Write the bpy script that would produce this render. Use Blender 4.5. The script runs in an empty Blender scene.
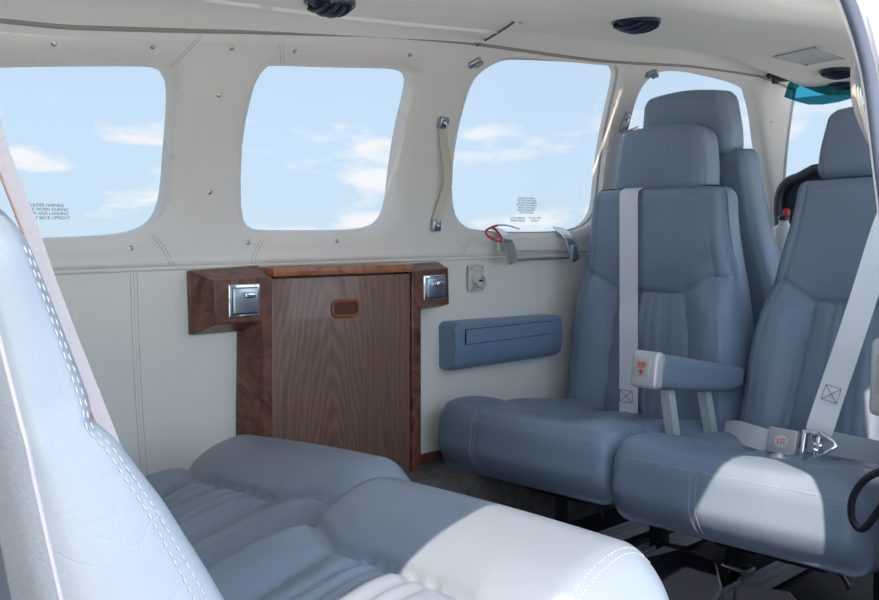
import bpy, bmesh, math, random
import numpy as np
from mathutils import Vector, Matrix
from mathutils.bvhtree import BVHTree
random.seed(4)
COL = bpy.context.scene.collection
R = math.radians
# ------------------------------------------------------------------ camera geometry
FPX = 950.0; HOR = 237.0; CX = 439.5
A = R(46); CA, SA = math.cos(A), math.sin(A)
def ray(px, py):
    u = (px-CX)/FPX; v = (py-HOR)/FPX
    return Vector((CA+u*SA, SA-u*CA, -v))
def at(px, py, X=None, Y=None, Z=None):
    d = ray(px, py)
    if X is not None: return d*(X/d.x)
    if Y is not None: return d*(Y/d.y)
    return d*(Z/d.z)
# ------------------------------------------------------------------ materials
def mat(name, col, rough=.5, metal=0, coat=0, bump=None, var=None, spec=.5):
    m = bpy.data.materials.new(name); m.use_nodes = True
    nt = m.node_tree; b = nt.nodes['Principled BSDF']
    b.inputs['Base Color'].default_value = (*col, 1)
    b.inputs['Roughness'].default_value = rough
    b.inputs['Metallic'].default_value = metal
    b.inputs['Coat Weight'].default_value = coat
    b.inputs['Specular IOR Level'].default_value = spec
    tc = nt.nodes.new('ShaderNodeTexCoord')
    if var:                                    # (scale, amount)
        n = nt.nodes.new('ShaderNodeTexNoise'); n.inputs['Scale'].default_value = var[0]; n.inputs['Detail'].default_value = 5
        nt.links.new(tc.outputs['Object'], n.inputs['Vector'])
        r = nt.nodes.new('ShaderNodeValToRGB')
        a = var[1]
        r.color_ramp.elements[0].color = (*[c*(1-a) for c in col], 1); r.color_ramp.elements[0].position = .3
        r.color_ramp.elements[1].color = (*[min(1, c*(1+a)) for c in col], 1); r.color_ramp.elements[1].position = .7
        nt.links.new(n.outputs['Fac'], r.inputs['Fac']); nt.links.new(r.outputs['Color'], b.inputs['Base Color'])
    if bump:                                   # (kind, scale, strength)
        if bump[0] == 'v':
            n = nt.nodes.new('ShaderNodeTexVoronoi'); out = 'Distance'
        else:
            n = nt.nodes.new('ShaderNodeTexNoise'); out = 'Fac'; n.inputs['Detail'].default_value = 6
        n.inputs['Scale'].default_value = bump[1]
        nt.links.new(tc.outputs['Object'], n.inputs['Vector'])
        bp = nt.nodes.new('ShaderNodeBump'); bp.inputs['Strength'].default_value = bump[2]; bp.inputs['Distance'].default_value = .002
        nt.links.new(n.outputs[out], bp.inputs['Height']); nt.links.new(bp.outputs['Normal'], b.inputs['Normal'])
    return m
def leather(name, col, rough=.36, crease=.10):
    m = mat(name, col, rough, spec=.45)
    nt = m.node_tree; b = nt.nodes['Principled BSDF']; N = nt.nodes.new; L = nt.links.new
    tc = N('ShaderNodeTexCoord')
    v = N('ShaderNodeTexVoronoi'); v.inputs['Scale'].default_value = 420
    n = N('ShaderNodeTexNoise'); n.inputs['Scale'].default_value = 9; n.inputs['Detail'].default_value = 4
    n2 = N('ShaderNodeTexNoise'); n2.inputs['Scale'].default_value = 14; n2.inputs['Detail'].default_value = 2
    v2 = N('ShaderNodeTexVoronoi'); v2.feature = 'DISTANCE_TO_EDGE'; v2.inputs['Scale'].default_value = 34
    mp = N('ShaderNodeVectorMath'); mp.operation = 'MULTIPLY_ADD'; mp.inputs[1].default_value = (.09, .09, .09)
    L(n2.outputs['Color'], mp.inputs[0]); L(tc.outputs['Object'], mp.inputs[2]); L(mp.outputs[0], v2.inputs['Vector'])
    mr = N('ShaderNodeMapRange'); mr.inputs['From Max'].default_value = .05; L(v2.outputs['Distance'], mr.inputs['Value'])
    # creases only in patches
    mr2 = N('ShaderNodeMapRange'); mr2.inputs['From Min'].default_value = .56; mr2.inputs['From Max'].default_value = .72
    n3 = N('ShaderNodeTexNoise'); n3.inputs['Scale'].default_value = 5; L(tc.outputs['Object'], n3.inputs['Vector']); L(n3.outputs['Fac'], mr2.inputs['Value'])
    for nn in (v, n, n2): L(tc.outputs['Object'], nn.inputs['Vector'])
    inv = N('ShaderNodeMath'); inv.operation = 'SUBTRACT'; inv.inputs[0].default_value = 1; L(mr.outputs[0], inv.inputs[1])
    mu = N('ShaderNodeMath'); mu.operation = 'MULTIPLY'; L(inv.outputs[0], mu.inputs[0]); L(mr2.outputs[0], mu.inputs[1])
    b1 = N('ShaderNodeBump'); b1.inputs['Strength'].default_value = .12; b1.inputs['Distance'].default_value = .001; L(v.outputs['Distance'], b1.inputs['Height'])
    b2 = N('ShaderNodeBump'); b2.inputs['Strength'].default_value = crease; b2.inputs['Distance'].default_value = .004; b2.invert = True
    L(mu.outputs[0], b2.inputs['Height']); L(b1.outputs['Normal'], b2.inputs['Normal'])
    b3 = N('ShaderNodeBump'); b3.inputs['Strength'].default_value = .12; b3.inputs['Distance'].default_value = .012
    L(n.outputs['Fac'], b3.inputs['Height']); L(b2.outputs['Normal'], b3.inputs['Normal']); L(b3.outputs['Normal'], b.inputs['Normal'])
    r = N('ShaderNodeValToRGB'); r.color_ramp.elements[0].position = .35; r.color_ramp.elements[1].position = .7
    r.color_ramp.elements[0].color = (*[c*.93 for c in col], 1); r.color_ramp.elements[1].color = (*[c*1.06 for c in col], 1)
    L(n3.outputs['Fac'], r.inputs['Fac']); L(r.outputs['Color'], b.inputs['Base Color'])
    return m
def wood(name, c0, c1, c2, kind):
    m = mat(name, c1, .38, coat=.25); nt = m.node_tree; b = nt.nodes['Principled BSDF']; N = nt.nodes.new; L = nt.links.new
    tc = N('ShaderNodeTexCoord'); mp = N('ShaderNodeMapping'); L(tc.outputs['Object'], mp.inputs['Vector'])
    r = N('ShaderNodeValToRGB'); cr = r.color_ramp
    cr.elements[0].color = (*c0, 1); cr.elements[1].color = (*c2, 1); e = cr.elements.new(.5); e.color = (*c1, 1)
    if kind == 'grain':
        # cathedral figure: rings of a tilted, stretched cone warped by noise
        mp.inputs['Scale'].default_value = (7.5, 1, 1.15)
        n = N('ShaderNodeTexNoise'); n.inputs['Scale'].default_value = 2.2; n.inputs['Detail'].default_value = 3; L(mp.outputs[0], n.inputs['Vector'])
        ma = N('ShaderNodeVectorMath'); ma.operation = 'MULTIPLY_ADD'; ma.inputs[1].default_value = (.55, .0, .2); L(n.outputs['Color'], ma.inputs[0]); L(mp.outputs[0], ma.inputs[2])
        w = N('ShaderNodeTexWave'); w.wave_type = 'RINGS'; w.rings_direction = 'SPHERICAL'; w.inputs['Scale'].default_value = 4.5; w.inputs['Distortion'].default_value = 1.5
        w.inputs['Detail'].default_value = 3; L(ma.outputs[0], w.inputs['Vector'])
        n2 = N('ShaderNodeTexNoise'); n2.inputs['Scale'].default_value = 1; n2.inputs['Detail'].default_value = 4
        mp2 = N('ShaderNodeMapping'); mp2.inputs['Scale'].default_value = (130, 20, 4); L(tc.outputs['Object'], mp2.inputs['Vector']); L(mp2.outputs[0], n2.inputs['Vector'])
        mx = N('ShaderNodeMath'); mx.operation = 'MULTIPLY_ADD'; mx.inputs[1].default_value = .34; L(w.outputs['Fac'], mx.inputs[0])
        m2 = N('ShaderNodeMath'); m2.operation = 'MULTIPLY'; m2.inputs[1].default_value = .62; L(n2.outputs['Fac'], m2.inputs[0]); L(m2.outputs[0], mx.inputs[2])
        L(mx.outputs[0], r.inputs['Fac'])
    else:
        n = N('ShaderNodeTexNoise'); n.inputs['Scale'].default_value = 16; n.inputs['Detail'].default_value = 8; n.inputs['Distortion'].default_value = 2.6
        L(mp.outputs[0], n.inputs['Vector']); L(n.outputs['Fac'], r.inputs['Fac']); cr.elements[0].position = .3; cr.elements[2].position = .75
    L(r.outputs['Color'], b.inputs['Base Color'])
    return m
def glass(name, tint, refl=.12):
    m = bpy.data.materials.new(name); m.use_nodes = True; nt = m.node_tree; nt.nodes.clear(); N = nt.nodes.new; L = nt.links.new
    o = N('ShaderNodeOutputMaterial'); mx = N('ShaderNodeMixShader'); t = N('ShaderNodeBsdfTransparent'); g = N('ShaderNodeBsdfGlossy')
    t.inputs['Color'].default_value = (*tint, 1); g.inputs['Roughness'].default_value = .03
    f = N('ShaderNodeFresnel'); f.inputs['IOR'].default_value = 1.3
    mu = N('ShaderNodeMath'); mu.operation = 'MULTIPLY'; mu.inputs[1].default_value = refl; L(f.outputs[0], mu.inputs[0]); L(mu.outputs[0], mx.inputs[0])
    L(t.outputs[0], mx.inputs[1]); L(g.outputs[0], mx.inputs[2]); L(mx.outputs[0], o.inputs['Surface'])
    return m
LEA = leather('grey leather', (.20, .262, .355))
LEAR = leather('sun toned grey leather', (.195, .232, .285))  # cabin seat leather with a sunlit, less blue tone put into its colour
LEAD = leather('dark grey leather', (.15, .17, .20))
VIN = mat('cream vinyl', (.80, .765, .72), .55, bump=('n', 260, .12), var=(3, .03))
VINL = mat('cream lower vinyl', (.82, .80, .74), .5, bump=('n', 200, .15), var=(3, .03))
HEAD = mat('ivory headliner', (.84, .82, .76), .55, bump=('n', 300, .1), var=(2, .03))
BURL = wood('burl wood', (.06, .022, .014), (.16, .058, .035), (.27, .11, .065), 'burl')
BURLR = wood('red burl edge', (.20, .06, .025), (.36, .12, .05), (.5, .2, .09), 'burl')
WAL = wood('walnut', (.13, .065, .045), (.215, .118, .085), (.31, .19, .145), 'grain')
CHR = mat('chrome', (.78, .80, .83), .12, 1)
SAT = mat('satin metal', (.55, .57, .60), .3, 1)
BRU = mat('brushed steel', (.42, .46, .50), .28, 1, bump=('n', 60, .1))
BLK = mat('black plastic', (.016, .020, .032), .3)
BLKM = mat('matt black', (.014, .015, .022), .7)
NAVY = mat('navy vent plastic', (.02, .032, .07), .3)
GPL = mat('grey plastic', (.26, .30, .34), .4)
ARM = mat('slate armrest vinyl', (.18, .25, .37), .38, bump=('n', 200, .1))
WEB = mat('light grey webbing', (.78, .80, .84), .7, bump=('n', 500, .3))
WEBP = mat('pinkish webbing', (.46, .41, .42), .7, bump=('n', 500, .3))
STI = mat('pale thread', (.42, .43, .45), .8)
STW = mat('warm grey thread', (.42, .42, .40), .8)  # slightly warmer grey for wall, backrest and headrest stitching
DARKL = mat('dark joint', (.10, .09, .085), .8)
CARP = mat('dark carpet', (.12, .11, .11), .95, bump=('n', 800, .8), var=(40, .3))
FLR = mat('black floor lining', (.022, .025, .036), .45, var=(8, .3))
RAIL = mat('dull aluminium', (.75, .78, .85), .5, .3)
WHT = mat('white paint', (.80, .80, .80), .3)
RED = mat('red', (.75, .03, .03), .4)
REDT = mat('red print', (.7, .12, .1), .6)
INK = mat('placard ink', (.10, .14, .18), .7)
TEAL = mat('teal tinted edge', (.02, .16, .18), .25)
RUB = mat('grey rubber', (.30, .31, .38), .5)
RUBP = mat('pinkish rubber', (.62, .55, .56), .5)
ORB = mat('orange wood', (.30, .09, .03), .4)
GLS = glass('tinted pane', (.285, .295, .30), .03)
VIS = glass('teal visor', (.14, .38, .42), .2)
PAD = mat('stitch print', (.25, .26, .3), .8)
GRS = mat('grass', (.09, .13, .05), .9, var=(.4, .3))
# ------------------------------------------------------------------ object helpers
def link(name, me, m, parent=None, smooth=True, ang=35):
    o = bpy.data.objects.new(name, me); COL.objects.link(o)
    if m: me.materials.append(m)
    if smooth and len(me.polygons):
        me.polygons.foreach_set('use_smooth', [True]*len(me.polygons)); me.set_sharp_from_angle(angle=R(ang))
    if parent: 
        o.parent = parent; o.matrix_parent_inverse = WM(parent).inverted()
    return o
def WM(o):
    mw = o.matrix_basis.copy()
    if o.parent: mw = WM(o.parent) @ o.matrix_parent_inverse @ mw
    return mw
def mesh(name, vs, fs, m, parent=None, smooth=True, ang=35):
    me = bpy.data.meshes.new(name); me.from_pydata([tuple(v) for v in vs], [], fs); me.validate(); me.update()
    bm = bmesh.new(); bm.from_mesh(me); bmesh.ops.recalc_face_normals(bm, faces=bm.faces); bm.to_mesh(me); bm.free()
    return link(name, me, m, parent, smooth, ang)
def thing(name, label, cat, loc=(0, 0, 0), group=None):
    o = bpy.data.objects.new(name, None); COL.objects.link(o); o.location = loc; o.empty_display_size = .05
    return tag(o, label, cat, group)
def tag(o, label, cat, group=None):
    o['label'] = label; o['category'] = cat
    if group: o['group'] = group
    return o
def struct(o, label=None):
    o['kind'] = 'structure'
    if label: o['label'] = label
    return o
class MB:
    def __init__(s): s.v = []; s.f = []
    def add(s, vs, fs, M=None):
        b = len(s.v); s.v += [(M @ Vector(v)) if M else Vector(v) for v in vs]; s.f += [tuple(i+b for i in f) for f in fs]; return s
    def box(s, c, d, M=None, bev=0, seg=2):
        bm = bmesh.new(); bmesh.ops.create_cube(bm, size=1)
        for v in bm.verts: v.co = Vector((v.co.x*d[0], v.co.y*d[1], v.co.z*d[2]))
        if bev: bmesh.ops.bevel(bm, geom=bm.edges[:], offset=bev, segments=seg, affect='EDGES', profile=.5)
        bm.verts.index_update()
        vs = [v.co+Vector(c) for v in bm.verts]; fs = [tuple(v.index for v in f.verts) for f in bm.faces]; bm.free()
        return s.add(vs, fs, M)
    def tube(s, pts, r, n=10, closed=False, cap=True):
        pts = [Vector(p) for p in pts]; N = len(pts); rs = r if isinstance(r, (list, tuple)) else [r]*N
        t0 = (pts[1]-pts[0]).normalized(); up = Vector((0, 0, 1)) if abs(t0.z) < .9 else Vector((1, 0, 0))
        nrm = (up - t0*up.dot(t0)).normalized(); vs = []
        for i, p in enumerate(pts):
            if closed: t = (pts[(i+1) % N]-pts[i-1])
            else: t = pts[min(i+1, N-1)]-pts[max(i-1, 0)]
            t.normalize(); nrm = (nrm - t*nrm.dot(t)).normalized(); bn = t.cross(nrm)
            for k in range(n):
                a = 2*math.pi*k/n; vs.append(p+(nrm*math.cos(a)+bn*math.sin(a))*rs[i])
        fs = []
        for i in range(N if closed else N-1):
            j = (i+1) % N
            for k in range(n):
                k2 = (k+1) % n; fs.append((i*n+k, i*n+k2, j*n+k2, j*n+k))
        if cap and not closed: fs.append(tuple(range(n-1, -1, -1))); fs.append(tuple((N-1)*n+k for k in range(n)))
        return s.add(vs, fs)
    def prism(s, poly, a, b, M=None):   # poly of (x,z) extruded along y from a to b
        n = len(poly); vs = [(x, a, z) for x, z in poly]+[(x, b, z) for x, z in poly]
        fs = [tuple(range(n)), tuple(range(2*n-1, n-1, -1))]+[(i, i+n, (i+1) % n+n, (i+1) % n) for i in range(n)]
        return s.add(vs, fs, M)
    def lathe(s, prof, M, n=28):        # prof of (r, h) about local z
        vs = []; fs = []
        for r, h in prof:
            for k in range(n): a = 2*math.pi*k/n; vs.append((r*math.cos(a), r*math.sin(a), h))
        for i in range(len(prof)-1):
            for k in range(n): k2 = (k+1) % n; fs.append((i*n+k, i*n+k2, (i+1)*n+k2, (i+1)*n+k))
        fs.append(tuple(range(n))); fs.append(tuple((len(prof)-1)*n+k for k in range(n)))
        return s.add(vs, fs, M)
    def ribbon(s, pts, sides, w, th=.0016):
        pts = [Vector(p) for p in pts]; N = len(pts); vs = []
        if isinstance(sides, Vector): sides = [sides]*N
        ws = w if isinstance(w, list) else [w]*N
        for i, p in enumerate(pts):
            t = (pts[min(i+1, N-1)]-pts[max(i-1, 0)]).normalized(); sd = sides[i]; sd = (sd-t*sd.dot(t)).normalized(); nn = t.cross(sd)
            for a, b in ((-1, -1), (1, -1), (1, 1), (-1, 1)): vs.append(p+sd*(a*ws[i]/2)+nn*(b*th/2))
        fs = [(0, 1, 2, 3), tuple(4*(N-1)+k for k in (3, 2, 1, 0))]
        for i in range(N-1):
            for k in range(4): k2 = (k+1) % 4; fs.append((4*i+k, 4*i+4+k, 4*i+4+k2, 4*i+k2))
        return s.add(vs, fs)
    def done(s, name, m, parent=None, smooth=True, ang=35):
        runs = getattr(s, 'runs', None)
        if not runs or len(runs) < 2: return mesh(name, s.v, s.f, m, parent, smooth, ang)
        runs = runs+[(len(s.v), len(s.f))]
        for (v0, f0), (v1, f1) in zip(runs, runs[1:]):     # one object for each sewn line
            if v1 > v0: o = mesh(name, s.v[v0:v1], [tuple(i-v0 for i in f) for f in s.f[f0:f1]], m, parent, smooth, ang)
        return o
def smooth_line(pts, n=8):              # Catmull-Rom
    P = [Vector(p) for p in pts]; P = [P[0]*2-P[1]]+P+[P[-1]*2-P[-2]]; out = []
    for i in range(1, len(P)-2):
        for k in range(n):
            t = k/n; a, b, c, d = P[i-1:i+3]
            out.append(.5*((2*b)+(c-a)*t+(2*a-5*b+4*c-d)*t*t+(3*b-a-3*c+d)*t**3))
    out.append(P[-2]); return out
def frame(o, x, y, z): return Matrix(((x[0], y[0], z[0], o[0]), (x[1], y[1], z[1], o[1]), (x[2], y[2], z[2], o[2]), (0, 0, 0, 1)))
def bvh_of(o):
    M = WM(o); vs = [M @ v.co for v in o.data.vertices]; return BVHTree.FromPolygons(vs, [tuple(p.vertices) for p in o.data.polygons])
def hit(bv, px, py):
    h = bv.ray_cast(Vector((0, 0, 0)), ray(px, py).normalized()); return h[0], h[1]
def resample(pts, step):
    out = [pts[0].copy()]; acc = 0
    for a, b in zip(pts, pts[1:]):
        L = (b-a).length
        if L < 1e-9: continue
        d = step-acc
        while d <= L: out.append(a+(b-a)*(d/L)); d += step
        acc = (acc+L) % step
    return out
def dashes(mb, pts, pitch=.006, ln=.0042, w=.0012, lift=.0004, nrm=None):
    if not hasattr(mb, 'runs'): mb.runs = []
    mb.runs.append((len(mb.v), len(mb.f)))
    pts = resample(pts, pitch)
    for i in range(len(pts)-1):
        p = pts[i]; t = (pts[i+1]-p).normalized(); q = p+t*ln
        mb.tube([p, p+t*ln*.5, q], [w*.4, w*.6, w*.4], 5)
def stitch_px(mb, bv, pl, off=0, **k):  # project a picture polyline on a surface and sew along it
    P = smooth_line([Vector((x, y, 0)) for x, y in pl], 14); out = []
    for p in P:
        h, n = hit(bv, p.x+off, p.y)
        if h is None: continue
        if n.dot(ray(p.x, p.y)) > 0: n = -n
        out.append(h+n*.0005)
    if len(out) > 3: dashes(mb, out, **k)
# ------------------------------------------------------------------ cushion maker
def pillow(L, W, H, r, step, fn, M, name, m, parent):
    """rounded box 0..L, -W/2..W/2, 0..H with fn(p,n)->p shaping, placed by M"""
    key = {}; vs = []; nm = []; fs = []
    def vert(p):
        k = tuple(round(c, 5) for c in p)
        if k not in key:
            lo = (r, -W/2+r, r); hi = (L-r, W/2-r, H-r)
            q = Vector([min(max(p[i], lo[i]), hi[i]) for i in range(3)]); d = Vector(p)-q
            n = d.normalized(); p2 = q+n*r
            key[k] = len(vs); vs.append(M @ fn(p2, n))
        return key[k]
    nx, ny, nz = max(4, round(L/step)), max(4, round(W/step)), max(4, round(H/step))
    xs = [L*i/nx for i in range(nx+1)]; ys = [-W/2+W*i/ny for i in range(ny+1)]; zs = [H*i/nz for i in range(nz+1)]
    def face(A1, B1, mk, flip):
        for i in range(len(A1)-1):
            for j in range(len(B1)-1):
                q = [vert(mk(A1[i], B1[j])), vert(mk(A1[i+1], B1[j])), vert(mk(A1[i+1], B1[j+1])), vert(mk(A1[i], B1[j+1]))]
                fs.append(tuple(q[::-1] if flip else q))
    face(xs, ys, lambda a, b: (a, b, H), 0); face(xs, ys, lambda a, b: (a, b, 0), 1)
    face(xs, zs, lambda a, b: (a, -W/2, b), 0); face(xs, zs, lambda a, b: (a, W/2, b), 1)
    face(ys, zs, lambda a, b: (0, a, b), 1); face(ys, zs, lambda a, b: (L, a, b), 0)
    return mesh(name, vs, fs, m, parent, ang=60)
def segd(x, y, pl):
    best = 9
    for (ax, ay), (bx, by) in zip(pl, pl[1:]):
        dx, dy = bx-ax, by-ay; t = ((x-ax)*dx+(y-ay)*dy)/(dx*dx+dy*dy); t = min(1, max(0, t))
        best = min(best, math.hypot(x-ax-t*dx, y-ay-t*dy))
    return best
def chaikin(pl, n=1):
    for _ in range(n):
        o = [pl[0]]
        for a, b in zip(pl, pl[1:]): o += [(a[0]*.75+b[0]*.25, a[1]*.75+b[1]*.25), (a[0]*.25+b[0]*.75, a[1]*.25+b[1]*.75)]
        pl = o+[pl[-1]]
    return pl
def relief(x, y, seams, flutes, puff=.012, pw=.035, g=.0075, gw=.0062):
    d = min(segd(x, y, s) for s in seams) if seams else 9
    h = puff*(1-math.exp(-(d/pw)**2))-g*math.exp(-(d/gw)**2)
    for f in flutes:
        e = segd(x, y, f); h -= .006*math.exp(-(e/.0065)**2)
    return h
def ss(a, b, x):
    t = min(1, max(0, (x-a)/(b-a))); return t*t*(3-2*t)
def on_surface(bv, M, pts, lift=.0006, dirn=(0, 0, -1), start=.3):
    """local (x,y) polyline -> points lying on the cushion, cast along local dirn"""
    out = []; D = (M.to_3x3() @ Vector(dirn)).normalized()
    for p in pts:
        o = M @ Vector(p)-D*start; h = bv.ray_cast(o, D)
        if h[0] is not None: out.append(h[0]-D*lift)
    return out
def dense(pl, n=12): return [tuple(Vector(a).lerp(Vector(b), k/n)) for a, b in zip(pl, pl[1:]) for k in range(n)]+[tuple(pl[-1])]
# ================================================================== THE CABIN SHELL
KX = [-.3, .3, .585, .91, 1.2, 1.46, 1.95, 2.37, 2.86, 3.3]; KZ = [.27, .30, .32, .363, .395, .42, .447, .481, .50, .50]
def Kz(x): return float(np.interp(x, KX, KZ))
BX = [-.3, .65, 2.24, 3.3]; BZ = [-.068, -.058, -.045, -.028]
def Bz(x): return np.interp(x, BX, BZ)
def taper(x): return np.interp(x, [-.3, .3, .9, 2.2, 2.8, 3.3], [.06, .03, 0, 0, .02, .09])
def lean(x): return np.interp(x, [2.75, 3.09], [.14, .045])
def wallY(x, z):
    k = np.interp(x, KX, KZ); b = Bz(x); t = np.clip((z-b)/(k-b), 0, 1.1); return 1.58-lean(x)*t**2.2-taper(x)
def onwall(px, py):
    Y = 1.52
    for _ in range(12):
        p = at(px, py, Y=Y); Y = float(wallY(p.x, p.z))
    return at(px, py, Y=Y)
W1 = [(-130, 130), (-120, 90), (-95, 70), (0, 66), (150, 65), (172, 67), (181, 82), (178, 130), (174, 180), (170, 205), (160, 224), (140, 233), (110, 237), (0, 241), (-80, 243), (-118, 230), (-130, 190)]
W2 = [(272, 67), (259, 83), (252, 105), (247, 129), (244, 168), (244, 208), (248, 226), (262, 231), (330, 231), (372, 230), (390, 223), (398, 205), (402, 170), (409, 125), (418, 92), (420, 76), (412, 69), (380, 68), (330, 67), (290, 65)]
W3 = [(497, 67), (482, 77), (474, 88), (466, 110), (459, 141), (455, 180), (456, 208), (463, 224), (480, 232), (520, 234), (570, 233), (592, 227), (603, 212), (606, 185), (610, 150), (618, 110), (626, 80), (626, 67), (615, 63), (575, 62), (531, 60), (512, 60)]
W4 = [(634, 118), (643, 93), (655, 79), (670, 73), (694, 72), (724, 78), (746, 84), (757, 92), (762, 108), (766, 144), (771, 180), (774, 210), (770, 226), (758, 232), (700, 234), (645, 234), (632, 224), (627, 190), (628, 150)]
def smpoly(px):
    P = [onwall(x, y-(4 if y < 100 else 0)) for x, y in px]; P = [(p.x, p.z) for p in P]
    for _ in range(2):
        o = []
        for i in range(len(P)):
            a = P[i]; b = P[(i+1) % len(P)]; o += [(a[0]*.75+b[0]*.25, a[1]*.75+b[1]*.25), (a[0]*.25+b[0]*.75, a[1]*.25+b[1]*.75)]
        P = o
    return P
POLYS = [smpoly(w) for w in (W1, W2, W3, W4)]
def sdf(X, Z, P):
    P = np.array(P); Q = np.roll(P, -1, 0); d = np.full(X.shape, 9.); ins = np.zeros(X.shape, bool)
    for (ax, az), (bx, bz) in zip(P, Q):
        dx, dz = bx-ax, bz-az; t = np.clip(((X-ax)*dx+(Z-az)*dz)/(dx*dx+dz*dz+1e-12), 0, 1)
        d = np.minimum(d, np.hypot(X-ax-t*dx, Z-az-t*dz))
        c = ((az > Z) != (bz > Z)); xi = ax+(Z-az)/(bz-az+1e-12)*(bx-ax); ins ^= c & (X < xi)
    return np.where(ins, -d, d)
X0, X1 = .02, 3.09
nx, nt = 430, 76
xs = np.linspace(X0, X1, nx); ts = np.linspace(0, 1, nt)
XX, TT = np.meshgrid(xs, ts, indexing='ij')
kk = np.interp(XX, KX, KZ); bb = Bz(XX); ZZ = bb+TT*(kk-bb)
sd = np.min([sdf(XX, ZZ, P) for P in POLYS], 0)
gx, gz = np.zeros_like(sd), np.zeros_like(sd); e = .0015
gx = (np.min([sdf(XX+e, ZZ, P) for P in POLYS], 0)-np.min([sdf(XX-e, ZZ, P) for P in POLYS], 0))/(2*e)
gz = (np.min([sdf(XX, ZZ+e, P) for P in POLYS], 0)-np.min([sdf(XX, ZZ-e, P) for P in POLYS], 0))/(2*e)
CUT = -.018; DEEP = .036
gn = np.hypot(gx, gz)+1e-9; gx /= gn; gz /= gn
snap = np.where(np.abs(sd) < .0034, sd, 0); sc = np.maximum(np.where(snap != 0, 0, sd), CUT); mv = np.where(sd < 0, sc*.12-sd, 0)
Xn = XX+gx*np.where(snap != 0, -snap, mv); Zn = ZZ+gz*np.where(snap != 0, -snap, mv)
Yn = wallY(Xn, Zn)+np.where(sd < .028, .010*((.028-np.clip(np.where(snap != 0, 0, sd), 0, .028))/.028)**2.2, 0)+np.where((sd < 0) & (snap == 0), (sc/CUT)*DEEP, 0)
# soft roll at the belt edge and at the crease
Yn = Yn-.006*np.exp(-((Zn-bb)/.012)**2)+.012*np.exp(-(TT/.012)**2)-.004*np.sin(Xn*9)*np.exp(-((kk-Zn)/.02)**2)
vs = [(float(Xn[i, j]), float(Yn[i, j]), float(Zn[i, j])) for i in range(nx) for j in range(nt)]
fs = []
for i in range(nx-1):
    for j in range(nt-1):
        s4 = (sd[i, j], sd[i+1, j], sd[i+1, j+1], sd[i, j+1])
        if max(s4) > CUT: fs.append((i*nt+j, (i+1)*nt+j, (i+1)*nt+j+1, i*nt+j+1))
# lower panel with soft vertical waviness
lv = []; lf = []; nzl = 60
for i in range(151):
    x = X0+(X1-X0)*i/150
    for j in range(nzl+1):
        z = -.69+(Bz(x)+.01+.69)*j/nzl
        y = 1.588-float(taper(x))+.0015*math.sin(x*17+z*5)+.001*math.sin(z*23+x*3)
        lv.append((x, y, z))
for i in range(150):
    for j in range(nzl): a = i*(nzl+1)+j; lf.append((a, a+nzl+1, a+nzl+2, a+1))
wall = mesh('wall_left', lv, lf, VINL); struct(wall, 'cream vinyl lower side wall of the cabin')
upper = mesh('window_surround', vs, fs, VIN, wall, ang=50)
bup = bvh_of(upper); blow = bvh_of(wall)
# welt under the upper trim
welt = MB(); welt.tube([(x, 1.583-float(taper(x)), float(Bz(x))-.001) for x in np.linspace(X0, X1, 60)], .0035, 8)
welt.done('belt_welt', VIN, wall)
# stitched seams and trim screws of the side wall
st = MB()
for pl in ([(201, 33), (186, 50), (170, 67)], [(278, 35), (280, 49), (281, 63)], [(150, 234), (162, 249), (171, 267)], [(262, 238), (254, 252), (250, 267)], [(470, 238), (464, 246), (459, 255)]):
    stitch_px(st, bup, pl, 0, pitch=.005, ln=.0034, w=.0011); stitch_px(st, bup, pl, 3.5, pitch=.005, ln=.0034, w=.0011)
for off in (0, 6.5):
    stitch_px(st, blow, [(130.5, 274), (132, 330), (136, 410), (142, 488)], off, pitch=.005, ln=.0034, w=.0011)
st.done('stitching', STW, wall)
gr = MB()
for pl, bv in (([(134, 273), (135.5, 330), (139.5, 410), (145.5, 490)], blow), ([(537, 262), (538, 310), (540, 372)], blow)):
    P = [hit(bv, x, y)[0] for x, y in pl]; gr.tube([p-Vector((0, .0001, 0)) for p in smooth_line(P, 6)], .0011, 6)
gr.done('seam_piping', VINL, wall)
def screw(px, py, bv, par, r=.0032, m=SAT):
    h, n = hit(bv, px, py)
    if h is None: return
    if n.dot(h) > 0: n = -n
    M = frame(h, *basis(n)); mb = MB(); mb.lathe([(r*1.5, -.0005), (r*1.5, .0006), (r*1.1, .001), (r, .0024), (r*.7, .0032), (r*.25, .0034), (r*.2, .002)], M, 14)
    mb.done('trim_screw', m, par)
def basis(n):
    n = n.normalized(); u = Vector((0, 0, 1)); x = u.cross(n); x = x.normalized() if x.length > .01 else Vector((1, 0, 0)); return x, n.cross(x), n
for p in ((54, 44), (153, 47), (232, 48), (219, 95), (295, 51), (410, 55), (210, 192), (131, 248), (248, 242), (337, 241), (696, 69), (771, 62+60), (784, 176)):
    screw(*p, bup, wall)
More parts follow.
